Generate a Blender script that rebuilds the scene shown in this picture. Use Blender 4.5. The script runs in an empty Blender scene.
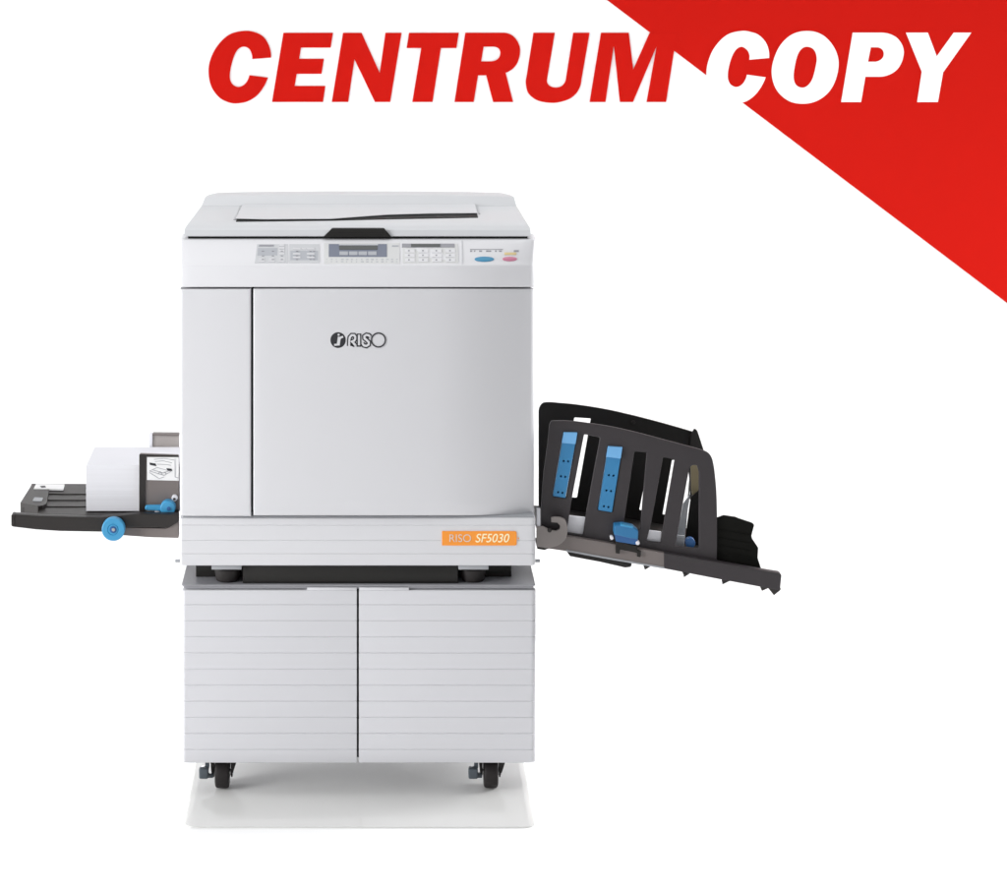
import bpy, bmesh, math, random
from mathutils import Vector, Matrix
random.seed(4)
C = bpy.context.scene.collection

# ------------------------------------------------------------------ camera
# 1 photo pixel = 2 mm on the plane Y = 0 (front of the cabinet)
S, CX, GY, DIST, CZ = 0.002, 365.0, 790.0, 5.0, 1.88
cam_d = bpy.data.cameras.new('camera'); cam = bpy.data.objects.new('camera', cam_d); C.objects.link(cam)
cam.location = (0, -DIST, CZ); cam.rotation_euler = (math.radians(90), 0, 0)
FW = 1007 * S
cam_d.sensor_width = 36; cam_d.lens = 36 * DIST / FW
cam_d.shift_x = (503.5 - CX) * S / FW
cam_d.shift_y = ((GY - 444.5) * S - CZ) / FW
cam_d.clip_end = 60
bpy.context.scene.camera = cam

# ------------------------------------------------------------------ light
sc = bpy.context.scene
sc.view_settings.view_transform = 'Standard'; sc.view_settings.look = 'None'
sc.view_settings.exposure = 0; sc.view_settings.gamma = 1
w = bpy.data.worlds.new('World'); sc.world = w; w.use_nodes = True
bg = w.node_tree.nodes['Background']; bg.inputs[0].default_value = (0.97, 0.98, 1, 1); bg.inputs[1].default_value = 0.24

def area(name, loc, target, size, sizey, power, spread=180, col=(1, 1, 1)):
    d = bpy.data.lights.new(name, 'AREA'); d.shape = 'RECTANGLE'; d.size = size; d.size_y = sizey
    d.energy = power; d.color = col; d.spread = math.radians(spread)
    o = bpy.data.objects.new(name, d); C.objects.link(o); o.location = loc
    o.rotation_euler = (Vector(target) - Vector(loc)).to_track_quat('-Z', 'Y').to_euler()
    return o
area('key_softbox', (-3.6, -1.7, 1.5), (0.1, -0.1, 0.5), 1.4, 2.4, 32, 75)
area('front_softbox', (-0.6, -5.6, 0.6), (0, 0, 0.3), 3.6, 0.8, 20)
area('top_softbox', (0.3, -0.5, 4.0), (0.3, -0.3, 0), 4.5, 2.6, 60)
area('backdrop_fill_left', (-3.6, 0.5, 0.45), (-0.2, 1.6, 1.3), 0.7, 0.8, 52)  # unseen lamp added to wash the left of the backdrop white
area('backdrop_fill_right', (4.2, 0.8, 1.8), (0.9, 1.6, 1.3), 0.6, 1.6, 60)  # unseen lamp added to brighten the backdrop and sign at right
area('floor_fill_right', (2.9, 1.0, 1.2), (0.75, 0.1, 0), 0.9, 0.7, 19, 110)  # added out of frame to lift the floor shadow right of the cabinet
area('rear_floor_fill', (-0.01, 1.05, 0.10), (-0.01, 0.1, -0.03), 1.3, 0.08, 10, 100)  # added lamp hidden behind the cabinet, brightens the floor beneath it
try:
    sc.cycles.max_bounces = 8
except Exception:
    pass

# ------------------------------------------------------------------ helpers
def P(px, py, Y=0.0):
    s = (DIST + Y) / DIST
    return Vector(((px - CX) * S * s, Y, CZ + ((GY - py) * S - CZ) * s))
def Q(px, py, Z):
    s = (CZ - Z) / (CZ - (GY - py) * S)
    return Vector(((px - CX) * S * s, DIST * (s - 1), Z))

def mat(name, col, rough=0.5, spec=0.5, metal=0.0, bump=0.0, bscale=900, var=0.0, vscale=3.0, coat=0.0):
    m = bpy.data.materials.new(name); m.use_nodes = True
    nt = m.node_tree; b = nt.nodes['Principled BSDF']
    b.inputs['Base Color'].default_value = (*col, 1); b.inputs['Roughness'].default_value = rough
    b.inputs['Specular IOR Level'].default_value = spec; b.inputs['Metallic'].default_value = metal
    b.inputs['Coat Weight'].default_value = coat
    tc = nt.nodes.new('ShaderNodeTexCoord')
    if bump:
        n = nt.nodes.new('ShaderNodeTexNoise'); n.inputs['Scale'].default_value = bscale; n.inputs['Detail'].default_value = 2
        bp = nt.nodes.new('ShaderNodeBump'); bp.inputs['Strength'].default_value = bump; bp.inputs['Distance'].default_value = 0.0004
        nt.links.new(tc.outputs['Object'], n.inputs['Vector']); nt.links.new(n.outputs['Fac'], bp.inputs['Height'])
        nt.links.new(bp.outputs['Normal'], b.inputs['Normal'])
    if var:
        n = nt.nodes.new('ShaderNodeTexNoise'); n.inputs['Scale'].default_value = vscale; n.inputs['Detail'].default_value = 4
        r = nt.nodes.new('ShaderNodeMapRange'); r.inputs['To Min'].default_value = 1 - var; r.inputs['To Max'].default_value = 1 + var
        v = nt.nodes.new('ShaderNodeVectorMath'); v.operation = 'SCALE'; v.inputs[0].default_value = col
        nt.links.new(tc.outputs['Object'], n.inputs['Vector']); nt.links.new(n.outputs['Fac'], r.inputs['Value'])
        nt.links.new(r.outputs['Result'], v.inputs['Scale']); nt.links.new(v.outputs['Vector'], b.inputs['Base Color'])
    return m

M = {}
M['white'] = mat('off_white_plastic', (0.645, 0.645, 0.668), 0.42, 0.5, bump=0.15, var=0.012, vscale=2)
M['lid'] = mat('lid_plastic', (0.65, 0.66, 0.68), 0.45, 0.5, bump=0.15, var=0.012)
M['strip'] = mat('bright_white_plastic', (0.73, 0.73, 0.755), 0.42, 0.5, bump=0.15, var=0.012, vscale=2)
M['cab'] = mat('cabinet_steel', (0.61, 0.61, 0.637), 0.45, 0.4, bump=0.12, var=0.012, vscale=2)
M['grey'] = mat('grey_plastic', (0.33, 0.34, 0.36), 0.5, 0.4, bump=0.1)
M['membrane'] = mat('pale_grey_membrane', (0.58, 0.59, 0.61), 0.5, 0.3, var=0.02, vscale=60)
M['membrane_dark'] = mat('grey_membrane', (0.44, 0.455, 0.49), 0.5, 0.3, var=0.03, vscale=80)
M['bezel'] = mat('slate_blue_bezel', (0.17, 0.19, 0.25), 0.35, 0.5, bump=0.05)
M['lcd'] = mat('dark_lcd', (0.07, 0.075, 0.075), 0.25, 0.5)
M['ink'] = mat('black_ink', (0.03, 0.03, 0.035), 0.5, 0.3)
M['greyink'] = mat('grey_ink', (0.32, 0.32, 0.35), 0.5, 0.3)
M['black'] = mat('black_plastic', (0.010, 0.009, 0.008), 0.5, 0.35, bump=0.3, bscale=500)
M['dark'] = mat('charcoal_plastic', (0.015, 0.012, 0.011), 0.45, 0.45, bump=0.35, bscale=450, var=0.08, vscale=14)
M['fence'] = mat('charcoal_fence_plastic', (0.034, 0.029, 0.032), 0.5, 0.4, bump=0.35, bscale=450, var=0.06, vscale=12)
M['taupe'] = mat('taupe_painted_steel', (0.165, 0.142, 0.135), 0.45, 0.5, bump=0.2, var=0.05, vscale=20)
M['seam'] = mat('dark_seam', (0.02, 0.02, 0.02), 0.7, 0.2)
M['blue'] = mat('blue_plastic', (0.045, 0.29, 0.53), 0.4, 0.5, bump=0.15, bscale=500, var=0.05, vscale=25)
M['finblue'] = mat('fin_blue_plastic', (0.027, 0.20, 0.42), 0.4, 0.5, bump=0.15, bscale=500, var=0.06, vscale=25)
M['matte'] = mat('matte_black_plastic', (0.005, 0.005, 0.004), 0.7, 0.12, bump=0.3, bscale=400)
M['top'] = mat('shaded_top_steel', (0.27, 0.27, 0.29), 0.4, 0.5, bump=0.1)  # shade under the copier put into a darker base colour
M['clipblue'] = mat('clip_blue_plastic', (0.02, 0.16, 0.35), 0.4, 0.5, bump=0.15, bscale=500, var=0.06, vscale=25)
M['bluelight'] = mat('light_blue_plastic', (0.16, 0.42, 0.74), 0.4, 0.5, bump=0.15)
M['bluedark'] = mat('deep_blue_plastic', (0.02, 0.10, 0.28), 0.45, 0.5, bump=0.15)
M['rubber'] = mat('black_rubber', (0.018, 0.015, 0.015), 0.6, 0.3, bump=0.4, bscale=300, var=0.1, vscale=40)
M['slate'] = mat('slate_plastic', (0.07, 0.085, 0.10), 0.5, 0.4, bump=0.2)
M['padpale'] = mat('pale_keypad_film', (0.66, 0.665, 0.665), 0.5, 0.3, var=0.02, vscale=60)
M['hook'] = mat('pale_taupe_steel', (0.24, 0.215, 0.205), 0.45, 0.5, bump=0.2, var=0.05, vscale=20)
M['guide'] = mat('beige_grey_steel', (0.38, 0.35, 0.335), 0.5, 0.4, bump=0.2, var=0.05, vscale=25)
M['orange'] = mat('orange_print', (0.87, 0.30, 0.035), 0.4, 0.4)
M['cream'] = mat('cream_print', (0.95, 0.85, 0.55), 0.5, 0.3)
M['palegrey'] = mat('silver_print', (0.66, 0.57, 0.50), 0.5, 0.3)
M['pad'] = mat('white_pad', (0.72, 0.72, 0.76), 0.5, 0.4, bump=0.1)
M['label'] = mat('white_label', (0.80, 0.80, 0.80), 0.45, 0.4, var=0.02, vscale=40)
M['tan'] = mat('tan_plastic', (0.30, 0.25, 0.15), 0.45, 0.4, bump=0.15)
M['steel'] = mat('steel', (0.45, 0.45, 0.46), 0.35, 0.5, metal=0.8)
M['button_blue'] = mat('blue_button', (0.05, 0.27, 0.46), 0.35, 0.5)
M['button_pink'] = mat('pink_button', (0.62, 0.22, 0.33), 0.35, 0.5)
M['button_yellow'] = mat('yellow_button', (0.72, 0.58, 0.30), 0.35, 0.5)
M['red'] = mat('red_vinyl', (0.53, 0.010, 0.006), 0.9, 0.04, var=0.01)
M['sign_white'] = mat('white_vinyl', (0.92, 0.92, 0.92), 0.6, 0.15)
# paper: fine horizontal sheet edges
def paper_mat():
    m = mat('paper', (0.78, 0.78, 0.81), 0.7, 0.15); nt = m.node_tree; b = nt.nodes['Principled BSDF']
    tc = nt.nodes.new('ShaderNodeTexCoord'); mp = nt.nodes.new('ShaderNodeMapping'); mp.inputs['Scale'].default_value = (3, 3, 900)
    n = nt.nodes.new('ShaderNodeTexNoise'); n.inputs['Scale'].default_value = 1.0; n.inputs['Detail'].default_value = 2
    r = nt.nodes.new('ShaderNodeMapRange'); r.inputs['To Min'].default_value = 0.92; r.inputs['To Max'].default_value = 1.04
    v = nt.nodes.new('ShaderNodeVectorMath'); v.operation = 'SCALE'; v.inputs[0].default_value = (0.77, 0.77, 0.805)
    nt.links.new(tc.outputs['Object'], mp.inputs['Vector']); nt.links.new(mp.outputs['Vector'], n.inputs['Vector'])
    nt.links.new(n.outputs['Fac'], r.inputs['Value']); nt.links.new(r.outputs['Result'], v.inputs['Scale']); nt.links.new(v.outputs['Vector'], b.inputs['Base Color'])
    return m
M['paper'] = paper_mat()
M['floor'] = mat('matte_white_floor', (0.92, 0.92, 0.92), 0.7, 0.15)
M['reflection_grey'] = mat('reflection_grey_gloss', (0.66, 0.66, 0.65), 0.04, 0.5)  # grey of a floor reflection put into the base colour
M['reflection_grey'].node_tree.nodes['Principled BSDF'].inputs['IOR'].default_value = 1.9
M['wall'] = mat('white_backdrop', (0.92, 0.92, 0.92), 0.8, 0.1)

def finish(me, angle=32):
    me.polygons.foreach_set('use_smooth', [True] * len(me.polygons))
    me.set_sharp_from_angle(angle=math.radians(angle)); me.update()

def ob(name, me, m, parent=None):
    if isinstance(me, bmesh.types.BMesh):
        bm = me; bmesh.ops.recalc_face_normals(bm, faces=bm.faces)
        me = bpy.data.meshes.new(name); bm.to_mesh(me); bm.free()
    finish(me)
    o = bpy.data.objects.new(name, me); C.objects.link(o)
    me.materials.clear(); me.materials.append(M[m])
    if parent:
        o.parent = parent
        if parent.type == 'EMPTY': o.location = -parent.location
    return o

def thing(name, loc, label, cat, group=None):
    o = bpy.data.objects.new(name, None); C.objects.link(o); o.location = loc
    o.empty_display_size = 0.1
    o['label'] = label; o['category'] = cat
    if group: o['group'] = group
    return o

def add_box(bm, x0, x1, y0, y1, z0, z1, bev=0.0, seg=2):
    r = bmesh.ops.create_cube(bm, size=1.0); vs = r['verts']
    for v in vs:
        v.co = Vector(((x0 + x1) / 2 + v.co.x * (x1 - x0), (y0 + y1) / 2 + v.co.y * (y1 - y0), (z0 + z1) / 2 + v.co.z * (z1 - z0)))
    if bev:
        es = list({e for v in vs for e in v.link_edges})
        bmesh.ops.bevel(bm, geom=es, offset=bev, segments=seg, affect='EDGES', profile=0.5, clamp_overlap=True)
def pbox(bm, px0, px1, py0, py1, Y0, Y1, bev=0.0, seg=2):
    a = P(px0, py1, Y0); b = P(px1, py0, Y0)
    add_box(bm, a.x, b.x, Y0, Y1, a.z, b.z, bev, seg)
def add_cyl(bm, c, r, h, axis='X', seg=32, bev=0.0, r2=None):
    rr = bmesh.ops.create_cone(bm, cap_ends=True, segments=seg, radius1=r, radius2=r if r2 is None else r2, depth=h)
    vs = rr['verts']
    if bev:
        es = [e for e in {e for v in vs for e in v.link_edges} if len(e.link_faces) == 2 and max(len(f.verts) for f in e.link_faces) > 4]
        rb = bmesh.ops.bevel(bm, geom=es, offset=bev, segments=3, affect='EDGES', profile=0.5)
        vs = list({v for f in rb['faces'] for v in f.verts} | {v for v in vs if v.is_valid})
    R = {'X': Matrix.Rotation(math.pi / 2, 4, 'Y'), 'Y': Matrix.Rotation(math.pi / 2, 4, 'X'), 'Z': Matrix.Identity(4)}[axis]
    bmesh.ops.transform(bm, matrix=Matrix.Translation(Vector(c)) @ R, verts=vs)

def smooth_path(pts):
    """closed outline; (x, y) is a corner, (x, y, 1) a smooth point"""
    n = len(pts); out = []
    def p(i): return Vector(pts[i % n][:2])
    def sm(i): return len(pts[i % n]) > 2
    for i in range(n):
        a, b = p(i), p(i + 1); out.append(a)
        if not sm(i) and not sm(i + 1): continue
        L = (b - a).length
        def tan(j):
            d = p(j + 1) - p(j - 1)
            return d.normalized() * L
        ta = tan(i) if sm(i) else None; tb = tan(i + 1) if sm(i + 1) else None
        if ta is None: ta = (b - a) * 2 - tb
        if tb is None: tb = (b - a) * 2 - ta
        for k in range(1, 6):
            t = k / 6; t2 = t * t; t3 = t2 * t
            out.append((2*t3-3*t2+1)*a + (t3-2*t2+t)*ta + (-2*t3+3*t2)*b + (t3-t2)*tb)
    return out

def curve_mesh(cu):
    o = bpy.data.objects.new('tmp', cu); C.objects.link(o)
    dg = bpy.context.evaluated_depsgraph_get()
    me = bpy.data.meshes.new_from_object(o.evaluated_get(dg))
    bpy.data.objects.remove(o); bpy.data.curves.remove(cu)
    return me
def plate_mesh(outlines, Y0, Y1, bev=0.0):
    """outlines (photo pixels measured at depth Y0), later ones may be holes; solid from Y0 to Y1"""
    cu = bpy.data.curves.new('c', 'CURVE'); cu.dimensions = '2D'; cu.fill_mode = 'BOTH'
    th = Y1 - Y0; bev = min(bev, th * 0.45)
    cu.extrude = th / 2 - bev; cu.bevel_depth = bev; cu.bevel_resolution = 1; cu.offset = -bev
    for ol in outlines:
        q = [P(a[0], a[1], Y0) for a in ol]
        sp = cu.splines.new('POLY'); sp.points.add(len(q) - 1)
        for i, v in enumerate(q): sp.points[i].co = (v.x, v.z, 0, 1)
        sp.use_cyclic_u = True
    me = curve_mesh(cu)
    yc = (Y0 + Y1) / 2
    me.transform(Matrix(((1, 0, 0, 0), (0, 0, -1, yc), (0, 1, 0, 0), (0, 0, 0, 1))))
    return me
def plate(name, outlines, Y0, Y1, m, parent, bev=0.0):
    if not isinstance(outlines[0][0], (tuple, list, Vector)): outlines = [outlines]
    return ob(name, plate_mesh(outlines, Y0, Y1, bev), m, parent)
def join_meshes(mes):
    bm = bmesh.new()
    for me in mes:
        bm.from_mesh(me); bpy.data.meshes.remove(me)
    return bm
def rpoly(pts, r, n=5):
    """round the corners of a pixel polygon by radius r (px)"""
    out = []; N = len(pts)
    for i in range(N):
        p = Vector(pts[i]); a = Vector(pts[i - 1]); b = Vector(pts[(i + 1) % N])
        da, db = (a - p), (b - p); rr = min(r, da.length * .45, db.length * .45)
        s, e = p + da.normalized() * rr, p + db.normalized() * rr
        for k in range(n + 1):
            t = k / n; out.append((1-t)**2 * s + 2*t*(1-t) * p + t*t * e)
    return out
def ellipse(cx, cy, rx, ry, n=32):
    return [(cx + rx * math.cos(2*math.pi*k/n), cy + ry * math.sin(2*math.pi*k/n)) for k in range(n)]
def stroke(pts, wd, closed=False):
    """outline polygon of a polyline with width wd (px)"""
    p = [Vector(a) for a in pts]; L, R = [], []
    for i in range(len(p)):
        d0 = (p[i] - p[i-1]).normalized() if i else None
        d1 = (p[i+1] - p[i]).normalized() if i < len(p) - 1 else None
        d0 = d0 or d1; d1 = d1 or d0
        n0, n1 = Vector((-d0.y, d0.x)), Vector((-d1.y, d1.x)); n = (n0 + n1).normalized()
        k = min(1 / max(n.dot(n1), .4), 1.6) * wd / 2
        L.append(p[i] + n * k); R.append(p[i] - n * k)
    return L + R[::-1]
def strokes_mesh(lines, wd, Y0, Y1):
    return join_meshes([plate_mesh([stroke(l, wd)], Y0 - 0.00004 * i, Y1) for i, l in enumerate(lines)])
def text_mesh(s, px0, px1, py_base, h_px, Y0, Y1, shear=0.0, offset=0.0):
    """word in the built-in font, fitted to the pixel box"""
    cu = bpy.data.curves.new('t', 'FONT'); cu.body = s; cu.size = 1; cu.shear = shear; cu.extrude = 0.02; cu.offset = offset
    me = curve_mesh(cu)
    xs = [v.co.x for v in me.vertices]; ys = [v.co.y for v in me.vertices]
    a = P(px0, py_base, Y0); b = P(px1, py_base - h_px, Y0)
    sx = (b.x - a.x) / (max(xs) - min(xs)); sz = (b.z - a.z) / (max(ys) - min(ys))
    x0, y0 = min(xs), min(ys)
    for v in me.vertices:
        x, y, z = v.co
        v.co = ((x - x0) * sx + a.x, Y0 if z > 0 else Y1, (y - y0) * sz + a.z)
    return me

def rrect(x0, x1, y0, y1, radii, n=6):
    """plan outline, radii for corners (x0,y0),(x1,y0),(x1,y1),(x0,y1)"""
    out = []
    cs = [(x0, y0, 1, 1, math.pi), (x1, y0, -1, 1, 1.5*math.pi), (x1, y1, -1, -1, 0), (x0, y1, 1, -1, .5*math.pi)]
    for (x, y, sx, sy, a0), r in zip(cs, radii):
        for k in range(n + 1):
            a = a0 + k / n * math.pi / 2
            out.append((x + sx * r + r * math.cos(a), y + sy * r + r * math.sin(a)))
    return out
def loft(x0, x1, y0, y1, radii, profile):
    """profile: list of (z, inset) from bottom to top"""
    bm = bmesh.new(); rings = []
    for z, i in profile:
        pts = rrect(x0 + i, x1 - i, y0 + i, y1 - i, [max(r - i * .5, 1e-4) for r in radii])
        rings.append([bm.verts.new((x, y, z)) for x, y in pts])
    n = len(rings[0])
    for a, b in zip(rings, rings[1:]):
        for k in range(n): bm.faces.new((a[k], a[(k+1) % n], b[(k+1) % n], b[k]))
    bm.faces.new(rings[0][::-1]); bm.faces.new(rings[-1])
    return bm
def groove_profile(z0, z1, grooves, g=0.0014, hw=0.0015, rr=0.002):
    pr = [(z0, rr), (z0 + rr*.4, rr*.35), (z0 + rr, 0)]
    for z in sorted(grooves): pr += [(z - hw, 0), (z, g), (z + hw, 0)]
    pr += [(z1 - rr, 0), (z1 - rr*.4, rr*.35), (z1, rr)]
    return pr

# ------------------------------------------------------------------ setting: one sweep of floor and backdrop
FZ = -0.0145; PT = 0.003; WY = 1.6
def sweep():
    bm = bmesh.new(); F0 = FZ - PT; prof = [(-9, F0), (-3, F0), (-0.6, F0), (0.5, F0), (WY - 0.6, F0)]
    for k in range(1, 13):
        a = k / 12 * math.pi / 2; prof.append((WY - .6 + .6 * math.sin(a), F0 + .6 - .6 * math.cos(a)))
    wall = [(WY, 1.5), (WY, 3), (WY, 6)]
    def strip(pr, name, m):
        bm = bmesh.new(); rows = [[bm.verts.new((x, y, z)) for x in (-9, -3, 0, 3, 9)] for y, z in pr]
        for a, b in zip(rows, rows[1:]):
            for k in range(4): bm.faces.new((a[k], a[k+1], b[k+1], b[k]))
        o = ob(name, bm, m); o['kind'] = 'structure'; return o
    strip(prof[:5], 'floor', 'floor')
    strip(prof[4:] + wall, 'wall', 'wall')
sweep()

# ------------------------------------------------------------------ shop sign on the backdrop wall
sign = thing('shop_sign', (0.9, WY, 1.6), 'red corner sign on the white wall with slanted bold lettering CENTRUM COPY', 'sign')
plate('corner_panel', [(567, -30.3), (1011, -30.3), (1011, 306)], WY - 0.0016, WY - 0.0002, 'red', sign, 0.0002)
def r1(p): return tuple([200 + p[0] / 4.196, 20 + p[1] / 4.196] + list(p[2:]))
def r2(p): return tuple([420 + p[0] / 3.596, 20 + p[1] / 3.596] + list(p[2:]))
def r3(p): return tuple([690 + p[0] / 3.4724, 20 + p[1] / 3.4724] + list(p[2:]))
def path(f, pts): return smooth_path([f(p) for p in pts])
lc = path(r1, [(298,158),(291,112,1),(265,70,1),(225,50,1),(182,46,1),(122,62,1),(72,110,1),(43,168,1),(36,222,1),(48,280,1),(80,324,1),(118,345,1),(155,350,1),(205,339,1),(250,305,1),(285,242),(207,232),(197,258,1),(180,275,1),(158,281,1),(135,268,1),(125,240,1),(131,192,1),(147,142,1),(164,119,1),(185,112,1),(206,121,1),(217,143,1),(219,164)])
le = path(r1, [(350,54),(558,54),(548,116),(424,116),(416,163),(520,163),(510,226),(406,226),(397,277),(526,277),(516,344),(302,344)])
ln = path(r1, [(600,54),(678,54),(754,222),(778,54),(846,54),(798,344),(734,344),(648,165),(622,344),(553,344)])
lt = [(409,32.9),(458.9,32.8),(456.4,48.1),(440.9,48.1),(432.5,102),(412.3,102),(421.2,48.1),(406.6,48.1)]
lr = path(r2, [(163,46),(295,46),(335,58,1),(359,98,1),(354,145,1),(336,173,1),(308,190),(335,295),(263,295),(238,199),(209,199),(193,295),(124,295)])
lrh = path(r2, [(229,96),(262,96),(283,103,1),(289,120,1),(280,140,1),(255,149),(220,149)])
lu = path(r2, [(408,46),(485,46),(457,212),(463,234,1),(488,243,1),(514,234,1),(526,203),(551,46),(610,46),(581,213),(570,252,1),(545,279,1),(512,293,1),(475,298,1),(425,290,1),(391,265,1),(381,232,1),(383,205)])
lm = path(r2, [(651,46),(751,46),(767,178),(826,46),(924,46),(885,295),(815,295),(851,94),(766,295),(719,295),(697,92),(667,295),(610,295)])
red = [plate_mesh(o, WY - 0.0026, WY - 0.0003) for o in ([lc], [le], [ln], [lt], [lr, lrh], [lu])]
ob('red_lettering', join_meshes(red + [plate_mesh([lm], WY - 0.0028, WY - 0.0003)]), 'red', sign)
wc = path(r3, [(275,132),(267,85,1),(240,53,1),(208,41,1),(180,38,1),(130,51,1),(87,93,1),(63,145,1),(57,195,1),(66,240,1),(91,274,1),(125,289,1),(163,290,1),(200,280,1),(235,250,1),(263,199),(198,190),(188,215,1),(172,230,1),(155,232,1),(138,220,1),(131,195,1),(138,150,1),(155,109,1),(177,93,1),(197,103,1),(206,120,1),(206,138)])
wo = path(r3, [(x, y, 1) for x, y in [(405,38),(455,49),(494,85),(515,135),(511,190),(487,244),(445,279),(395,291),(343,281),(301,243),(284,190),(290,140),(315,86),(355,50)]])
woh = path(r3, [(x, y, 1) for x, y in [(408,93),(430,103),(440,130),(436,165),(424,207),(407,229),(388,235),(368,225),(360,200),(364,160),(374,121),(389,99)]])
wp = path(r3, [(565,44),(665,44),(710,56,1),(736,85,1),(742,120,1),(725,165,1),(692,190,1),(650,197),(609,197),(594,285),(525,285)])
wph = path(r3, [(628,95),(650,95),(667,102,1),(673,117,1),(667,134,1),(645,145),(618,145)])
wy = path(r3, [(750,44),(826,44),(857,126),(916,44),(977,44),(879,182),(861,285),(789,285),(805,180)])
ob('white_lettering', join_meshes([plate_mesh(o, WY - 0.0026, WY - 0.0003) for o in ([wc], [wo, woh], [wp, wph], [wy])]), 'sign_white', sign)

# ------------------------------------------------------------------ added plate under the casters, stands in for a grey floor reflection
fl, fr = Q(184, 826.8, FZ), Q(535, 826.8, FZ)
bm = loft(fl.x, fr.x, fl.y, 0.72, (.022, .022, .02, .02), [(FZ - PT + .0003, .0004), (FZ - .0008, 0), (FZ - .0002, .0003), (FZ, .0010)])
fp = ob('reflection_plate', bm, 'reflection_grey')
fp['label'] = 'thin pale grey plate added in place of a floor reflection under the black casters'; fp['category'] = 'reflection stand-in'

# ------------------------------------------------------------------ cabinet stand on casters
cab = thing('cabinet_stand', (-0.01, 0.28, FZ), 'pale grey two door cabinet with grooved doors on black casters under the copier', 'cabinet')
a, b = P(182.5, 763), P(535.5, 589)
CT = P(0, 585).z
bm = bmesh.new(); add_box(bm, a.x + .002, b.x - .002, 0.024, 0.56, a.z + .001, b.z - 0.001, .004); ob('cabinet_body', bm, 'cab', cab)
bm = bmesh.new(); add_box(bm, P(185, 0).x, P(533, 0).x, 0.0215, 0.0238, a.z + .004, b.z - .001); ob('door_gap', bm, 'seam', cab)
bm = loft(P(181, 0).x, P(536, 0).x, 0.0, 0.565, (.008, .008, .008, .008), [(b.z - .0005, .0045), (b.z + .004, .004), (CT - .0035, .002), (CT - .0015, .0006), (CT, .002)])
ob('top_plate', bm, 'top', cab)
gz = [P(0, y).z for y in (604.9, 620.9, 637, 653.1, 669.2, 685.3, 701.4, 717.5, 733.6, 749.7)]
zt = P(0, 590.5).z
d1 = ob('door', loft(P(182, 0).x, P(356.9, 0).x, 0, .021, (.007, .0012, .001, .001), groove_profile(a.z, zt, gz)), 'cab', cab)
d2 = ob('door', loft(P(358.9, 0).x, P(536, 0).x, 0, .021, (.0012, .010, .003, .001), groove_profile(a.z, zt, gz)), 'cab', cab)
for d, x0, x1 in ((d1, 307, 356.7), (d2, 359.2, 409)):
    bm = bmesh.new(); pbox(bm, x0, x1, 587.6, 590.4, 0.0012, 0.018, .0006); ob('handle', bm, 'cab', d)
def caster(x, y):
    bm = bmesh.new(); add_box(bm, x - .026, x + .030, y - .026, y + .04, .0475, .0535, .0015)
    add_cyl(bm, (x, y + .012, .042), .02, .012, 'Z', 28, .002)
    for s in (-1, 1):   # fork cheeks
        me = bmesh.new(); h = .003
        xs = x + s * .0185
        pts = [(y - .02, .046), (y + .034, .046), (y + .022, .008), (y + .004, .004), (y - .006, .012)]
        f = [bm.verts.new((xs - h/2, p, q)) for p, q in pts]; g = [bm.verts.new((xs + h/2, p, q)) for p, q in pts]
        bm.faces.new(f); bm.faces.new(g[::-1])
        for k in range(5): bm.faces.new((f[k], g[k], g[(k+1) % 5], f[(k+1) % 5]))
        me.free()
        ox = [(x + s * .0175, .0472), (x + s * (.031 if s > 0 else .024), .0472), (x + s * .022, .020), (x + s * .0175, .016)]
        f = [bm.verts.new((p, y - .014, q)) for p, q in ox]; g = [bm.verts.new((p, y + .02, q)) for p, q in ox]
        bm.faces.new(f); bm.faces.new(g[::-1])
        for k in range(4): bm.faces.new((f[k], g[k], g[(k+1) % 4], f[(k+1) % 4]))
    c = ob('caster', bm, 'rubber', cab)
    bm = bmesh.new(); add_cyl(bm, (x, y, FZ + .031), .031, .029, 'X', 48, .006); ob('wheel', bm, 'rubber', c)
    bm = bmesh.new(); add_cyl(bm, (x, y, FZ + .031), .006, .044, 'X', 16, .001); ob('axle', bm, 'steel', c)
    bm = bmesh.new(); add_box(bm, x - .046, x - .027, y - .030, y - .012, .012, .033, .003, 3)
    ob('brake_pedal', bm, 'slate', c)
    bm = bmesh.new(); add_box(bm, x - .034, x - .026, y - .02, y - .008, .030, .048, .001); add_box(bm, x - .030, x - .018, y - .018, y - .006, .010, .018, .001)
    ob('brake_arm', bm, 'slate', c)
for x in (P(221, 0).x, P(492, 0).x):
    for y in (0.055, 0.50): caster(x, y)
# notched right return of the trolley is part of the doors' grooves (they wrap the corner)

# ------------------------------------------------------------------ the duplicator
pr = thing('copier', (-0.01, 0.28, CT), 'off white office copier with black side trays standing on the grey cabinet', 'copier')
X0, X1 = 180.0, 536.0
def bow(px):
    u = abs((px - 340) / 185.0); return 0.022 * min(u, 1.1) ** 2.3 - 0.018 + 0.025 * max(0, (px - 440) / 96) ** 2
# hidden shell and the dark frame that shows in the seams
bm = bmesh.new(); add_box(bm, P(181.5, 0).x, P(534.5, 0).x, .06, .52, P(0, 565).z, P(0, 240, .055).z, .006, 3); shell = ob('body', bm, 'white', pr)
bm = bmesh.new(); add_box(bm, P(184, 0).x, P(532, 0).x, .0465, .0605, P(0, 563).z, P(0, 282).z); ob('inner_frame', bm, 'seam', pr)

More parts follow.
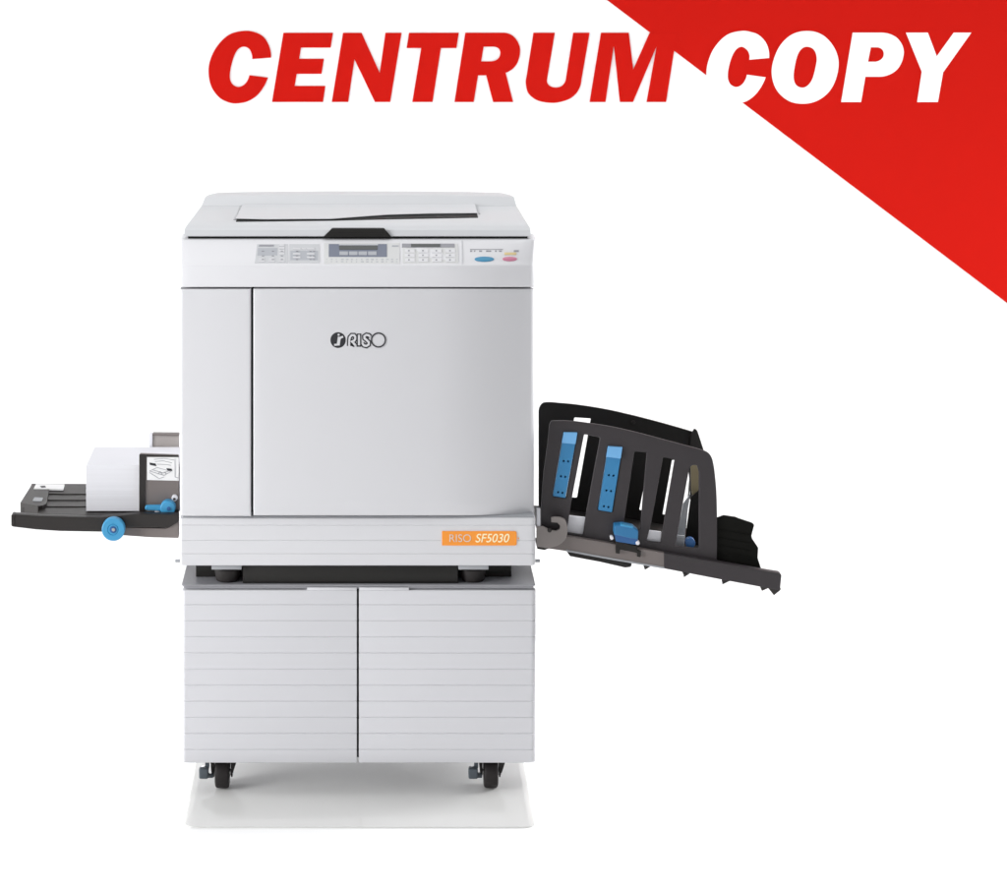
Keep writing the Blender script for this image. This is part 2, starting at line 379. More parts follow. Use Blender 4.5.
def lin(a, b, r0, r1, n):
    """coordinates dense near both ends"""
    e0 = [a + r0 * (1 - math.cos(t * math.pi / 2 / 5)) if False else a + r0 * (k / 5) ** 1.8 for k in range(6)]
    e1 = [b - r1 * (k / 5) ** 1.8 for k in range(5, -1, -1)]
    mid = [e0[-1] + (e1[0] - e0[-1]) * k / n for k in range(1, n)]
    return e0 + mid + e1
def edge(d, r):
    return 0 if d >= r else (r - math.sqrt(max(r*r - (r-d)**2, 0))) * S
def bowed_panel(name, x0, x1, y0, y1, rl, rr, back, facet=None):
    """front panel bowed in plan, px box; facet(px) -> px height of the chamfer at the bottom"""
    xs = lin(x0, x1, rl, rr, 40); ys = lin(y0, y1, 1.6, 1.6, 60)
    bm = bmesh.new(); grid = []
    for y in ys:
        row = []
        for x in xs:
            Y = bow(x)
            if facet: Y += max(0, y - (y1 - (12.5 - 6.5 * ((x - 358) / 178) ** 2))) * S * 0.22
            Y += max(edge(x - x0, rl), edge(x1 - x, rr), edge(y - y0, 1.6), edge(y1 - y, 1.6))
            p = P(x, y, 0); row.append(bm.verts.new((p.x, Y, P(x, y, Y).z)))
        grid.append(row)
    for a_, b_ in zip(grid, grid[1:]):
        for k in range(len(xs) - 1): bm.faces.new((a_[k], a_[k+1], b_[k+1], b_[k]))
    rim = grid[0] + [r[-1] for r in grid[1:]] + grid[-1][-2::-1] + [r[0] for r in grid[-2:0:-1]]
    bk = [bm.verts.new((v.co.x, back, v.co.z)) for v in rim]; n = len(rim)
    for k in range(n): bm.faces.new((rim[k], rim[(k+1) % n], bk[(k+1) % n], bk[k]))
    bm.faces.new(bk)
    return ob(name, bm, 'white', pr)
left_panel = bowed_panel('side_panel', X0, 251.2, 289, 516, 2.6, 1.6, .045, facet=.0065)
door = bowed_panel('front_door', 253.6, 535.2, 288.8, 515.4, 1.6, 4, .045, facet=.0065)

# control strip: upright band below, sloping panel above
def strip_profile():
    pts = [(287.0, .0016), (286.2, .0004), (285, 0), (272, 0), (266.8, 0.0), (265.4, .0008), (264, .0035), (262, .008)]
    for k in range(1, 7): pts.append((262 - k * 3.6, .008 + k * .0062))
    pts += [(239.6, .048), (238.8, .053)]
    return pts
SP = strip_profile()
def strip_Y(py):
    for (ya, Ya), (yb, Yb) in zip(SP, SP[1:]):
        if yb <= py <= ya: return Ya + (Yb - Ya) * (ya - py) / (ya - yb)
    return .05
def strip_bow(py): return .9 * min(1, max(0, (py - 239) / 27))
xs = lin(X0 - .3, X1 + .2, 3, 5, 40); bm = bmesh.new(); grid = []
for py, Y in SP:
    row = []
    for x in xs:
        YY = Y + bow(x) * strip_bow(py) + max(edge(x - xs[0], 3), edge(xs[-1] - x, 5))
        p = P(x, py, Y); row.append(bm.verts.new((p.x, YY, P(x, py, YY).z)))
    grid.append(row)
back = [bm.verts.new((v.co.x, .12, v.co.z)) for v in grid[-1]]; grid.append(back)
bot = [bm.verts.new((v.co.x, .12, grid[0][0].co.z)) for v in grid[0]]; grid.append(bot); grid.append(grid[0])
for a_, b_ in zip(grid, grid[1:]):
    for k in range(len(xs) - 1): bm.faces.new((a_[k], a_[k+1], b_[k+1], b_[k]))
for side in (0, -1):
    lp = [g[side] for g in grid[:-1]]
    cv = bm.verts.new((lp[0].co.x, .09, lp[0].co.z + .03))
    for k in range(len(lp)): bm.faces.new((lp[k], lp[(k+1) % len(lp)], cv))
control = ob('control_panel', bm, 'strip', pr)
# things lying on the sloping panel: map pixel outlines onto it
def on_panel(name, outl, m, parent, lift=.0006, dome=0.0):
    if not isinstance(outl[0][0], (tuple, list, Vector)): outl = [outl]
    bm = bmesh.new()
    for o_ in outl:
        top, botm = [], []
        for q in o_:
            Y = strip_Y(q[1]); p = P(q[0], q[1], Y)
            nrm = Vector((0, -.6, .8)); YY = Y + bow(q[0]) * strip_bow(q[1]); base = Vector((p.x, YY, P(q[0], q[1], YY).z))
            top.append(bm.verts.new(base + nrm * lift)); botm.append(bm.verts.new(base - nrm * .001))
        if dome:
            c = sum((v.co for v in top), Vector()) / len(top) + Vector((0, -.6, .8)) * dome
            cv = bm.verts.new(c)
            for k in range(len(top)): bm.faces.new((top[k], top[(k+1) % len(top)], cv))
        else: bm.faces.new(top)
        for k in range(len(top)): bm.faces.new((top[k], botm[k], botm[(k+1) % len(top)], top[(k+1) % len(top)]))
    return ob(name, bm, m, parent)
def rc(x0, x1, y0, y1, sk=0): return [(x0 + sk, y0), (x1, y0), (x1 + 0, y1), (x0, y1)]
for k_ in (rc(255, 288, 244.3, 263.2, 2), rc(289.3, 319.5, 244.3, 263.2)): on_panel('membrane_keypad', k_, 'membrane', control, .0005)
for k_ in (rc(257.5, 277.5, 248.3, 256, .5), rc(258.5, 274, 245, 247, .3), rc(290.5, 318, 251, 260.5)): on_panel('key_area', k_, 'membrane_dark', control, .0010)
on_panel('key_print', [rc(259.5, 273.5, 245.2, 246.6)], 'greyink', control, .0014)
keys = [rc(279.5, 284.5, 244.6 + k * 2.9, 246.4 + k * 2.9) for k in range(4)]
keys += [rc(x, x + 6, y, y + 1.5) for x in (259, 269, 279) for y in (258.6, 260.9)]
keys += [rc(x, x + 7.5, y, y + 1.6) for x in (293, 307) for y in (248.3, 253.5, 257)] + [rc(302, 306, 248.4, 249.8)]
for k_ in keys: on_panel('key', k_, 'white', control, .0016)
on_panel('key_marks', [rc(x, x + 2.2, y, y + .6) for x in (262, 272, 281, 296, 309.5, 313) for y in (251.4, 256.0, 259.6)], 'greyink', control, .0019)
on_panel('display_surround', rc(324, 399.5, 243.2, 264), 'padpale', control, .0004)
on_panel('display_bezel', rc(328.8, 386.8, 244.4, 257.2), 'bezel', control, .0012)
on_panel('display_screen', rc(339.2, 377.5, 246.2, 250.2), 'lcd', control, .0018)
for x in (339.5, 349, 358.5, 368): on_panel('display_key', rc(x, x + 8.5, 252, 255.6), 'membrane_dark', control, .0017)
on_panel('display_rim', rc(339, 378, 244.7, 245.7), 'membrane', control, .0017)
on_panel('panel_print', [rc(x, x + random.uniform(.8, 3), y, y + .7) for x in range(326, 400, 5) for y in (259.4, 261.6)] +
         [rc(392, 398.5, 245.6, 247)], 'membrane_dark', control, .0010)
on_panel('number_pad', rc(402.5, 458, 244, 263.5), 'padpale', control, .0005)
for k_ in [rc(x, x + 9.5, y, y + 3.3) for x in (405, 418.5, 432, 445.5) for y in (249.6, 254.2, 258.8)]: on_panel('number_key', k_, 'strip', control, .0014)
on_panel('number_print', [rc(x, x + 1.6, y, y + 1.2) for x in (408, 422, 435.4, 449) for y in (250.6, 255.2, 259.8)], 'greyink', control, .0018)
on_panel('counter_surround', rc(402, 454.5, 244, 247.6), 'greyink', control, .0012)
on_panel('counter_display', rc(411, 440, 244.5, 247.2), 'lcd', control, .0018)
on_panel('divider_line', rc(461.6, 462.2, 240.5, 264.8), 'membrane', control, .0006)
on_panel('button_print', [rc(470, 503, 249.3, 249.8)] + [rc(x, x + random.uniform(1, 3), 250.6, 251.8) for x in (470, 474, 479, 486, 489, 495, 499)] + [rc(514, 519, 250.4, 252)], 'greyink', control, .0008)
on_panel('start_button', ellipse(484.3, 259.4, 9.8, 2.4), 'button_blue', control, .0012, .002)
on_panel('stop_button', ellipse(510, 259.2, 7.4, 2.1), 'button_pink', control, .0012, .002)
on_panel('reset_button', rc(504.5, 516.5, 252.8, 255), 'button_yellow', control, .0012, .0008)

# scanner lid
def ring(l, r, py, Y, n=24, rad=0):
    return None
ZL = P(0, 226.5).z
LY = .047
lid_rows = [(184.6, 530.4, 236.4, LY + .004), (184.2, 530.8, 235.8, LY + .0015), (184.4, 530.5, 230, LY + .004), (185.4, 529.8, 227.4, LY + .010), (187.0, 528.2, 225.0, LY + .020),
            (190.5, 525.2, 220.5, None), (201.4, 516.6, 206.0, None), (202.6, 515.7, 203.6, 'h1'), (205.2, 513.9, 197.0, 'h2'), (206.6, 512.4, 194.4, 'h3'), (209, 509.5, 193.0, .44)]
zc = P(0, 225.0, LY + .020).z
Yp = Q(0, 206.0, zc).y
bm = bmesh.new(); rows = []
for l, r, py, Y in lid_rows:
    if Y is None: Y = Q(0, py, zc).y
    elif Y == 'h1': Y = Yp + .005
    elif Y == 'h2': Y = Yp + .020
    elif Y == 'h3': Y = Yp + .045
    row = []; n = 36
    for k in range(n + 1):
        t = k / n; px = l + (r - l) * t
        crown = 0
        if py < 200: crown = -1.9 * (1 - abs(2 * t - 1) ** 3)      # the back edge arches a little
        e = 0
        if py < 204:
            d = min(t, 1 - t); e = 1.6 * max(0, 1 - d / .03) ** 2
        row.append(bm.verts.new(P(px, py + crown + e * (py < 195), Y)))
    rows.append(row)
zb = P(0, 236.4, LY).z
rows.append([bm.verts.new((v.co.x, .475, v.co.z - .02)) for v in rows[-1]])
rows.append([bm.verts.new((v.co.x, .475, zb)) for v in rows[-1]])
rows.append(rows[0])
for a_, b_ in zip(rows, rows[1:]):
    for k in range(36): bm.faces.new((a_[k], a_[k+1], b_[k+1], b_[k]))
for s in (0, -1): bm.faces.new([r_[s] for r_ in rows[:-1]])
lid = ob('scanner_lid', bm, 'lid', pr)
bm = bmesh.new(); add_box(bm, P(186, 0).x, P(529.5, 0).x, LY + .010, .44, P(0, 240.5, LY).z, P(0, 235.9, LY).z); ob('lid_seal', bm, 'seam', pr)
# document slot on the lid: dark opening in front of a slightly bowed cover flap
def sheet(name, pts, z, th, m, parent, rise=None):
    bm = bmesh.new(); top = []
    for i, (x, y) in enumerate(pts):
        q = Q(x, y, z); top.append(bm.verts.new(q))
    low = [bm.verts.new(v.co - Vector((0, 0, th))) for v in top]
    bm.faces.new(top); bm.faces.new(low[::-1]); n = len(top)
    for k in range(n): bm.faces.new((top[k], low[k], low[(k+1) % n], top[(k+1) % n]))
    return ob(name, bm, m, parent)
sheet('document_slot', [(236, 221.3), (332, 220.2), (386, 218.9), (478, 217.2), (475.5, 209), (240, 209)], zc + .0012, .003, 'seam', lid)
sheet('slot_cover', [(235.6, 218.2), (265, 218.9), (331, 218.5), (360, 216.4), (388, 214.4), (430, 213.2), (477.4, 212.8), (474.5, 201.5), (243.2, 203.2)], zc + .0042, .0012, 'lid', lid)
sheet('slot_rim', [(233.0, 219.4), (235.0, 219.4), (242.6, 202.6), (475.6, 200.9), (478.6, 213.4), (480.2, 213.4), (477.2, 200.1), (241.4, 201.9)], zc + .0016, .001, 'membrane', lid)
plate('handle', rpoly([(332, 228.6), (384, 228.6), (391.5, 236.9), (323.5, 236.9)], 1.2), LY - .0025, LY + .012, 'black', lid, .0008)
plate('grip', rpoly([(329, 233.6), (386.5, 233.6), (389.5, 236.5), (325.8, 236.5)], .6), LY - .0034, LY + .012, 'black', lid, .0004)

# logo on the door
yl = bow(357) - .0003
disc = plate_mesh([ellipse(338.1, 340.1, 7.7, 7.9, 40)], yl, yl + .004)
R_ = [(349.2, 346.0), (349.2, 341), (349.8, 337.2), (351.6, 335.2), (354, 335.2), (355.2, 336.8), (355.2, 339.2), (353.8, 341), (351.4, 341.5), (353, 342.4), (355.6, 345.6)]
I_ = [(359.0, 333.6), (359.0, 346.8)]
S_ = [(370.2, 336.9), (368.8, 335.3), (366.4, 334.9), (364.4, 336.2), (364.5, 338.4), (366.8, 340.3), (368.8, 342.2), (368.6, 344.6), (366.4, 346), (363.8, 345.4), (362.4, 343.4)]
mes = [disc] + [plate_mesh([stroke(l, 4.7)], yl - .00005 * i, yl + .004) for i, l in enumerate((R_, I_, S_))]
mes.append(plate_mesh([ellipse(378.4, 340.1, 7.6, 7.6, 40), ellipse(378.4, 340.1, 6.3, 6.3, 40)], yl - .0002, yl + .004))
logo = ob('door_logo', join_meshes(mes), 'ink', door)
mes = [plate_mesh([stroke(l, w_)], yl - .0006 - .00005 * i, yl) for i, (l, w_) in enumerate((
    (R_[:1] + R_[1:], 2.1), ([(359, 334.8), (359, 345.3)], 2.1), (S_, 2.1),
    ([(339.4, 336.9), (338.2, 345.4)], 3.0), ([(338, 344.6), (334.2, 344.9)], 1.8), ([(339.4, 339.2), (341, 337.4), (343.2, 336.8)], 1.9)))]
mes.append(plate_mesh([ellipse(338.6, 334.8, 1.1, 1.0, 12)], yl - .0006, yl))
ob('logo_inlay', join_meshes(mes), 'white', door)

# base strip
a, b = P(180, 565.5), P(536, 518.2)
base = ob('base_panel', loft(P(180, 0).x, P(535.6, 0).x, -.002, .45, (.005, .009, .004, .004),
          groove_profile(a.z, b.z, [P(0, y).z for y in (525, 540.3, 553.6)], .0012, .0013)), 'white', pr)
bm = bmesh.new(); add_box(bm, P(183, 0).x, P(534, 0).x, .004, .03, P(0, 518.6).z, P(0, 516.4).z); ob('base_seam', bm, 'grey', pr)
badge = plate('badge', rpoly([(442, 531.2), (515.5, 531.2), (516.8, 532.6), (516.8, 544.4), (515.5, 545.6), (442, 545.6)], .7), -.0034, .002, 'orange', base, .0004)
ob('badge_model_text', text_mesh('SF5030', 475.5, 509.5, 542.4, 8.6, -.0040, -.003, .22, .006), 'cream', base)
ob('badge_maker_text', text_mesh('RISO', 449.5, 471, 542.0, 7.6, -.0040, -.003, 0, -.004), 'palegrey', base)
plate('badge_mark', ellipse(518.4, 538.4, .6, .9, 10), -.0034, .002, 'orange', base)
for px in (178.2, 537.0):
    bm = bmesh.new(); add_cyl(bm, P(px, 560.8, .03), .0032, .012, 'X', 14, .001); ob('stud', bm, 'grey', pr)
# under-frame and feet
bm = bmesh.new(); add_box(bm, P(242.5, 0).x, P(458, 0).x, .010, .40, CT + .0006, P(0, 565.3).z - .0005, .001); ob('under_tray', bm, 'black', pr)
bm = bmesh.new(); add_box(bm, P(194, 0).x, P(513, 0).x, .055, .42, CT + .0004, P(0, 565.3).z - .0008, .001); ob('under_frame', bm, 'black', pr)
for px in (226.5, 473.5):
    for y in (.036, .36):
        bm = bmesh.new(); c = P(px, 0).x
        add_cyl(bm, (c, y, CT + .013), .023, .026, 'Z', 36, .003, .027); f = ob('foot', bm, 'rubber', pr)
        bm = bmesh.new(); add_box(bm, c - .030, c + .030, y - .034, y + .03, P(0, 570).z, P(0, 565.8).z, .001); ob('foot_bracket', bm, 'grey', f)

# ---- paper feed tray (left)
T0, T1 = .07, .315
zt_ = P(0, 516.5, T0).z
bm = bmesh.new()
tp = [Q(22, 507, zt_), Q(31.8, 483.6, zt_), Q(178, 484.4, zt_), Q(179, 517, zt_), Q(38, 513.5, zt_), Q(40, 509, zt_)]
def slab(bm, tp, th):
    t = [bm.verts.new(v) for v in tp]; l = [bm.verts.new(v - Vector((0, 0, th))) for v in tp]; n = len(t)
    bm.faces.new(t); bm.faces.new(l[::-1])
    for k in range(n): bm.faces.new((t[k], l[k], l[(k+1) % n], t[(k+1) % n]))
slab(bm, tp, .014)
# shallow ribs in the tray surface
for y0 in (490.5, 496.6, 503.0):
    tpb = [Q(46 - (y0 - 484) * .25, y0, zt_ + .0018), Q(178, y0 + .2, zt_ + .0018), Q(178, y0 + 3.4, zt_ + .0018), Q(46 - (y0 - 484) * .25, y0 + 3.2, zt_ + .0018)]
    slab(bm, tpb, .004)
feed = ob('paper_feed_tray', bm, 'dark', pr)
# raised corner block of the tray
bm = bmesh.new(); slab(bm, [Q(20.4, 502.6, zt_ + .008), Q(31.8, 484.6, zt_ + .004), Q(50, 484.8, zt_ + .004), Q(46.5, 503.5, zt_ + .008), Q(42.5, 505.6, zt_ + .008), Q(38, 506, zt_ + .008)], .026)
ob('corner_block', bm, 'dark', feed)
plate('front_rail', rpoly([(12.2, 514.4), (40, 516.2), (100, 517.8), (136, 514.2), (178.5, 514.5), (178.5, 522), (169, 527.6), (123, 527.4), (118, 532.2), (60, 531.2), (36, 529.6), (12.2, 526.8)], 1.5), .048, .068, 'dark', feed, .0015)
plate('support_bracket', rpoly([(117, 527), (166, 528.6), (170, 526.8), (178.5, 519.5), (178.5, 538.2), (150, 537.4), (117, 535)], .8), .052, .075, 'taupe', feed, .001)
plate('rail_cap', rpoly([(11.2, 515), (14.2, 514.8), (14.2, 526.8), (11.2, 526.2)], 1), .046, .07, 'dark', feed, .0008)
sheet('tray_label', [(36, 483.9), (64.5, 484.2), (63.4, 488.6), (33.8, 488.3)], zt_ + .0068, .004, 'label', feed)
sheet('tray_label_print', [(40, 486.0), (45, 485.6), (46, 487.2), (41.5, 487.6)], zt_ + .0072, .0008, 'ink', feed)
sheet('tray_emblem', [(34.5, 497.2), (43, 497.6), (41.8, 501), (32.6, 500.6)], zt_ + .0088, .002, 'grey', feed)
# side guide plates
plate('side_guide', rpoly([(139.3, 453.8), (178.8, 455.2), (178.8, 515), (139.0, 515)], 2.0), .093, .102, 'taupe', feed, .001)
plate('guide_edge', rpoly([(139.2, 454.2), (146.0, 454.6), (144.6, 514), (139.2, 514)], 1.2), .0905, .094, 'dark', feed, .0008)
plate('guide_edge', [(146, 454.6), (178.6, 455.4), (178.6, 457.0), (146, 456.4)], .0905, .094, 'dark', feed, .0006)
plate('guide_foot', rpoly([(134, 514), (178.6, 511.5), (178.6, 520), (134, 519)], .8), .078, .095, 'black', feed, .001)
lab = plate('instruction_label', [(147, 457.2), (178.7, 457.2), (178.7, 480.8), (147, 480)], .0915, .0932, 'label', feed)
yy = .0909
lines = [[(154, 459.4), (164, 458.4), (174, 460)], [(155, 461.6), (163, 460.8), (172, 463)], [(157, 464.2), (166, 464.6), (171, 465.4)],
         [(149.5, 471), (157, 467.5), (171, 471.5), (164, 475.5), (149.5, 471)], [(149.5, 472.6), (159, 478.6), (164, 477)], [(153, 470), (163, 473), (169, 471)], [(175, 459), (175, 477), (178.4, 478)],
         [(158, 474), (160, 471.5), (162, 474.5)], [(164, 472), (166, 474)]]
ob('label_drawing', strokes_mesh(lines, .45, yy, .0925), 'greyink', feed)
for o_ in ([(149.5, 462.6), (155.5, 463.6), (156.5, 466.2), (150, 465)], [(166.4, 468.2), (171.6, 468.8), (172.4, 471.2), (167.2, 470.4)]):
    plate('label_arrow', o_, yy, .0925, 'ink', feed)
# adjustment lever and knobs
def discY(bm, px, py, Y0, Y1, rpx, bev=.0008, n=36):
    p = P(px, py, Y0); add_cyl(bm, (p.x, (Y0 + Y1) / 2, p.z), rpx * S, Y1 - Y0, 'Y', n, bev)
bm = bmesh.new(); discY(bm, 167.6, 508.8, .068, .09, 7.6, .002)
lev = ob('guide_lever', bm, 'blue', feed)
plate('lever_arm', rpoly([(145, 506.2), (149, 505.8), (163, 505.6), (163, 511.2), (149, 510.6), (145, 510)], 1.6), .072, .084, 'blue', feed, .002)
bm = bmesh.new(); discY(bm, 168.6, 509, .066, .07, 2.0); ob('lever_screw', bm, 'bluedark', feed)
bm = bmesh.new(); discY(bm, 174.6, 498.2, .085, .095, 3.0); ob('guide_pin', bm, 'pad', feed)
bm = bmesh.new(); discY(bm, 174.2, 499.2, .083, .087, 1.4); ob('pin_hole', bm, 'dark', feed)
bm = bmesh.new(); pbox(bm, 154.5, 159.5, 511, 514, .075, .085, .0012); ob('lever_stop', bm, 'pad', feed)
# blue hand wheel
bm = bmesh.new()
p = P(113.2, 529.7, .028)
prof = [(.0046, .0), (.0092, .0), (.0105, .0015), (.0120, .0), (.0215, 0), (.0232, .0018), (.0232, .014), (.0216, .016), (.0046, .016)]
nseg = 56; rings = []
for r, d in prof:
    rings.append([bm.verts.new((p.x + r * math.cos(2*math.pi*k/nseg), .028 + d, p.z + r * math.sin(2*math.pi*k/nseg))) for k in range(nseg)])
for a_, b_ in zip(rings, rings[1:] + rings[:1]):
    for k in range(nseg): bm.faces.new((a_[k], a_[(k+1) % nseg], b_[(k+1) % nseg], b_[k]))
ob('hand_wheel', bm, 'blue', feed)
bm = bmesh.new(); discY(bm, 113.2, 529.7, .0275, .0283, 3.5, 0); discY(bm, 113.2, 529.7, .03, .05, 2.2); ob('wheel_recess', bm, 'bluedark', feed)
bm = bmesh.new(); discY(bm, 113.4, 529.9, .0255, .029, 1.8, .0005, 6); ob('wheel_bolt', bm, 'steel', feed)
# rear guide standing behind the paper
plate('rear_guide', rpoly([(152.5, 434.6), (179, 434.9), (179, 470), (152.5, 470)], .6), .275, .285, 'guide', feed, .0008)
plate('rear_guide_edge', [(149.2, 434.4), (152.4, 434.5), (152.4, 470), (149.2, 470)], .272, .29, 'pad', feed, .0006)
plate('rear_guide_top', [(152.4, 434.0), (179, 434.3), (179, 436.0), (152.4, 435.8)], .271, .29, 'taupe', feed, .0004)

# ---- output tray (right)
bedm = plate_mesh([[(541, 534), (620, 544.5), (755, 567), (755, 575), (620, 556), (541, 547)]], .072, .295)
out = ob('output_tray', bedm, 'black', pr)
rear_outline = [(538.6, 413), (540.2, 406, 1), (544.5, 402.6, 1), (560, 403.2, 1), (578.4, 405.0, 1), (606, 409.4, 1), (631.2, 415, 1), (662, 423, 1), (692.5, 431.8), (690, 480), (684, 556), (538.6, 530)]
holes = [[(574.4, 417.6), (590.9, 418.6), (577, 498), (560.5, 497)], [(646.6, 474), (652, 475), (646, 512), (639.4, 510)],
         [(672.2, 460), (686, 462), (672, 516), (662.6, 514.6)], [(687.4, 468), (691, 470), (689, 492), (684.0, 518), (679.6, 518)], ]
plate('rear_fence', [smooth_path(rear_outline)] + [rpoly(h, 1.0) for h in holes], .30, .306, 'black', out, .0012)
plate('rear_fence_wing', rpoly([(690.5, 436), (694.4, 428.8), (697.4, 430.6), (704.6, 452.5), (703, 500), (690, 500)], 1.2), .292, .299, 'dark', out, .001)
bm = bmesh.new(); discY(bm, 633.5, 422.6, .298, .301, 2.2, .0006); ob('fence_boss', bm, 'dark', out)
front_outline = [(551.2, 421.2), (568, 421.0, 1), (586.7, 423.0, 1), (610, 426.6, 1), (631.2, 431.2, 1), (655, 437.4, 1), (675.7, 443, 1), (700, 449.6, 1), (708.5, 453.2, 1), (712.6, 460, 1), (715.6, 480, 1), (717, 505, 1), (717, 561), (640, 551), (566, 538), (541, 531), (541.2, 505), (543.4, 475), (548, 440), (549.4, 425)]
slots = [[(563.4, 432.6), (577.6, 432.8), (565.8, 498.4), (552.4, 496.2)], [(584.2, 434.4), (600.2, 437.6), (586.4, 512), (583, 535), (566.8, 532.6), (572, 498)],
         [(607.8, 446.6), (622.6, 447.6), (612.4, 512.6), (597.6, 510)], [(634.4, 451.6), (646.8, 452.6), (640.2, 529), (623.2, 526.4)],
         [(663.0, 457.4), (674.8, 459.4), (666, 510), (660.6, 542.8), (646.6, 541), (651, 524)], [(689.4, 468), (692.4, 465.2), (697, 465.4), (699, 472), (698.8, 548.8), (675.4, 545.8)]]
fence = plate('front_fence', [smooth_path(front_outline)] + [rpoly(h, 1.4) for h in slots], .060, .067, 'fence', out, .0014)
# blue paper fins in the fence slots
for (tl, tr, br, bl) in (((564, 433), (577.2, 433.2), (565.4, 498), (552.9, 496)), ((608.4, 447), (622.2, 447.8), (611.9, 512.3), (598.3, 510))):
    L = lambda t, s: tuple(Vector(tl).lerp(Vector(bl), t).lerp(Vector(tr).lerp(Vector(br), t), s))
    plate('fin_tip', rpoly([(tl[0] - .2, tl[1] - .4), (tr[0] + .3, tr[1] - .4), L(.17, 1.03), L(.16, -.03)], .6), .0545, .066, 'bluelight', out, .0008)
    dots = []
    for t in (.44, .68, .93):
        for s in (.36, .70): dots.append(ellipse(*L(t, s), 1.1, 1.1, 14))
    plate('paper_fin', [rpoly([tl, tr, br, bl], .8)] + dots, .058, .072, 'finblue', out, .0003)
    plate('fin_backing', rpoly([tl, tr, br, bl], .8), .0722, .075, 'bluedark', out)
# pale pads at the foot of two slots and the folded wing behind the last one
plate('slot_pad', rpoly([(567.4, 515.6), (585.6, 517.6), (582.4, 535.4), (566.8, 533)], .8), .068, .074, 'pad', out, .0006)
plate('slot_pad', rpoly([(648.0, 530.4), (661.4, 532), (660, 543), (647, 541.4)], .8), .068, .074, 'pad', out, .0006)
plate('paper_wing', rpoly([(683.4, 504), (690.6, 494), (686, 520), (683.6, 548), (675.6, 546)], .8), .10, .106, 'grey', out, .0008)
plate('wing_foot', rpoly([(677, 535), (685, 536), (683.6, 548), (675.4, 546.4)], .6), .094, .099, 'membrane', out, .0006)
plate('wing_panel', rpoly([(690.6, 464), (700, 463), (700, 493), (693, 500), (691.4, 490)], .8), .18, .185, 'tan', out, .0008)
plate('wing_panel_back', rpoly([(691, 497), (700, 490), (703, 552), (684, 549)], .8), .17, .176, 'black', out, .0008)
bm = bmesh.new(); discY(bm, 690.5, 543.4, .074, .09, 5.0); ob('wing_knob', bm, 'bluedark', out)
# rail, bracket, hook
plate('side_rail', rpoly([(664, 553.2), (720, 562.6), (768, 571.4), (779.6, 573.2), (781.6, 575), (780.2, 589.6), (776, 589.8), (720, 579.4), (664, 568.6)], 1.2), .044, .062, 'fence', out, .0014)
plate('mounting_rail', rpoly([(548, 535), (566, 536.2), (620, 545), (666, 553.6), (664.4, 568.6), (612, 559.6), (566, 551.2), (537, 547), (537, 536)], .5), .046, .060, 'taupe', out, .001)
plate('rail_lip', [(566, 549.8), (612, 558.2), (664.4, 567.2), (664.2, 568.9), (612, 560), (566, 551.6)], .0445, .058, 'grey', out, .0004)
plate('mounting_hook', smooth_path([(536.5, 527), (543, 526.6), (550.5, 530.4), (556, 531), (559.6, 529.2), (560.2, 525.8), (557.4, 522.8), (551.3, 522.3), (551.3, 517.8), (560, 517.6, 1), (565.6, 520.6, 1), (567.6, 530, 1), (565.6, 539, 1), (559, 545, 1), (548, 547.7), (536.5, 546.4)]), .0385, .0455, 'hook', out, .0009)
bm = bmesh.new(); discY(bm, 549.6, 530.4, .036, .04, 2.2, .0004, 20); ob('hook_screw', bm, 'dark', out)
bm = bmesh.new(); pbox(bm, 536.8, 540.4, 509, 527, .042, .052, .0008); ob('hinge_tab', bm, 'pad', out)
# sliding clip
plate('slide_clip', rpoly([(614.4, 525.2), (623, 524.6), (633.2, 526.8), (638.4, 531), (638.2, 539.6), (628, 538), (614, 534.6)], 1.0), .036, .06, 'clipblue', out, .002)
plate('clip_edge', rpoly([(621, 524.4), (633.6, 526.8), (632.6, 528.4), (620.6, 526)], .4), .0345, .05, 'blue', out, .0006)
plate('clip_face', rpoly([(614.2, 533.2), (638, 539.2), (637, 545), (616, 541.6)], .6), .038, .05, 'bluedark', out, .0008)
plate('clip_bracket', [(615.4, 541.2), (637.4, 546), (637.6, 550.6), (641, 551.6), (640.6, 557.4), (637.2, 556.8), (637, 553), (620, 549.6), (619.6, 554), (616, 553.4)], .0405, .05, 'black', out, .0008)
bm = bmesh.new(); discY(bm, 611.8, 538.2, .037, .05, 1.8); ob('clip_roller', bm, 'pad', out)
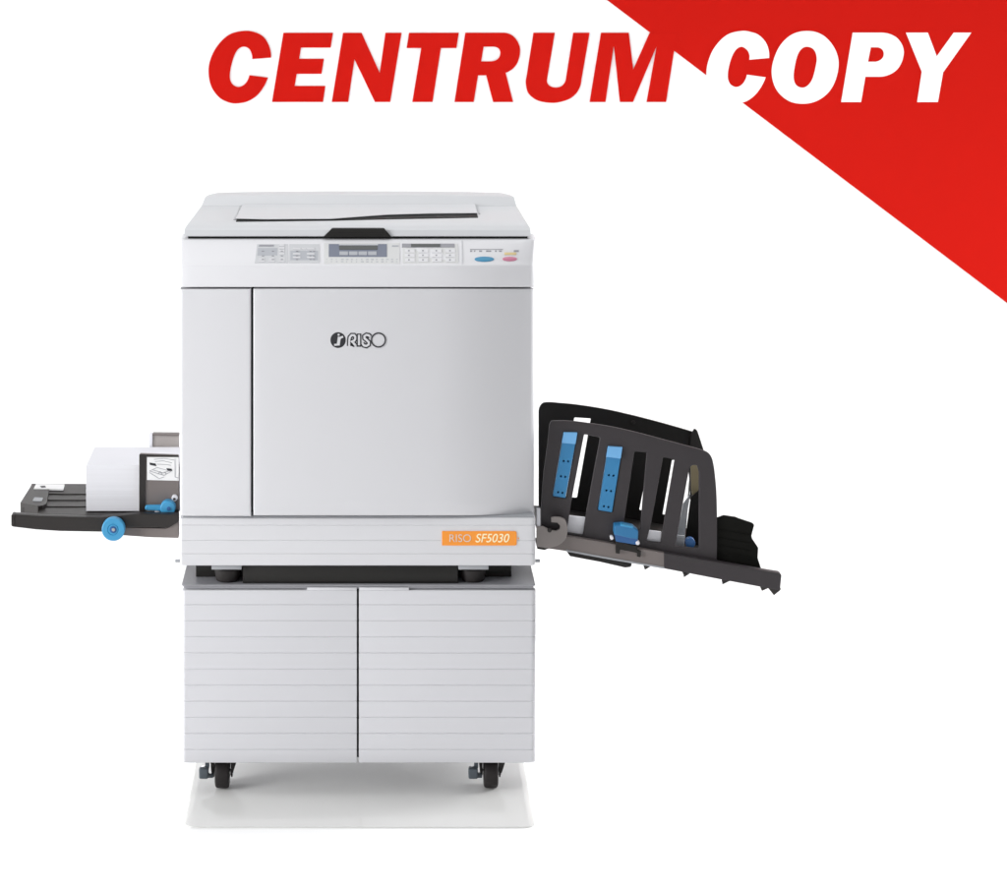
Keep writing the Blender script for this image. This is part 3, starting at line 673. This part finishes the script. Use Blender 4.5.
bm = bmesh.new(); discY(bm, 637.8, 543.2, .036, .05, 2.0); ob('clip_roller', bm, 'pad', out)
# feet under the tray
plate('under_bracket', rpoly([(567, 552), (606, 559), (632, 564), (631, 567), (625.4, 567.8), (600, 562), (570, 556.4)], .8), .064, .20, 'black', out, .001)
plate('under_bracket', rpoly([(537.2, 547), (549, 548.4), (544.6, 550.2), (537.2, 549)], .4), .05, .12, 'black', out, .0006)
for pts in ([(643.5, 566), (650, 567), (644.8, 570)], [(682.4, 572.6), (689.5, 574), (684, 577.4)], [(721.5, 579.4), (730, 581), (722.4, 584.6)], [(760, 586.4), (769, 588), (762, 591)], [(768, 588), (781, 589), (780, 590.6), (774, 595.4)]):
    plate('rib_foot', pts, .046, .06, 'dark', out, .0006)
plate('end_stop', rpoly([(717, 518.4), (724, 515.8), (736, 517.6), (738, 518.6), (752.4, 523.4), (754.4, 525), (751.6, 536), (752.4, 539), (758.4, 548), (757.8, 558), (762, 571), (717, 563)], .9), .066, .075, 'matte', out, .0016)
for y in (531, 539, 546.5, 553): plate('stop_rib', [(718, y - 1.4), (751, y + 4.2), (751, y + 5), (718, y - .6)], .0645, .067, 'matte', out)

# ------------------------------------------------------------------ paper on the feed tray
a = P(85.9, 513.2, .10); b = P(139, 466, .10)
zp = b.z; zb_ = zt_ + .0022
bm = bmesh.new(); rows = []
for k in range(25):
    t = k / 24; z = zb_ + (zp - zb_) * t
    j = random.uniform(-.0004, .0004)
    rows.append([bm.verts.new(v) for v in ((a.x + j, .104 + j * .5, z), (P(179.5, 0).x, .104 + j * .5, z), (P(179.5, 0).x, .262, z), (a.x + j, .262, z))])
for r0, r1_ in zip(rows, rows[1:]):
    for k in range(4): bm.faces.new((r0[k], r0[(k+1) % 4], r1_[(k+1) % 4], r1_[k]))
bm.faces.new(rows[0][::-1]); bm.faces.new(rows[-1])
ps = ob('paper_stack', bm, 'paper')
ps['label'] = 'thick stack of white paper lying on the black feed tray'; ps['category'] = 'paper'
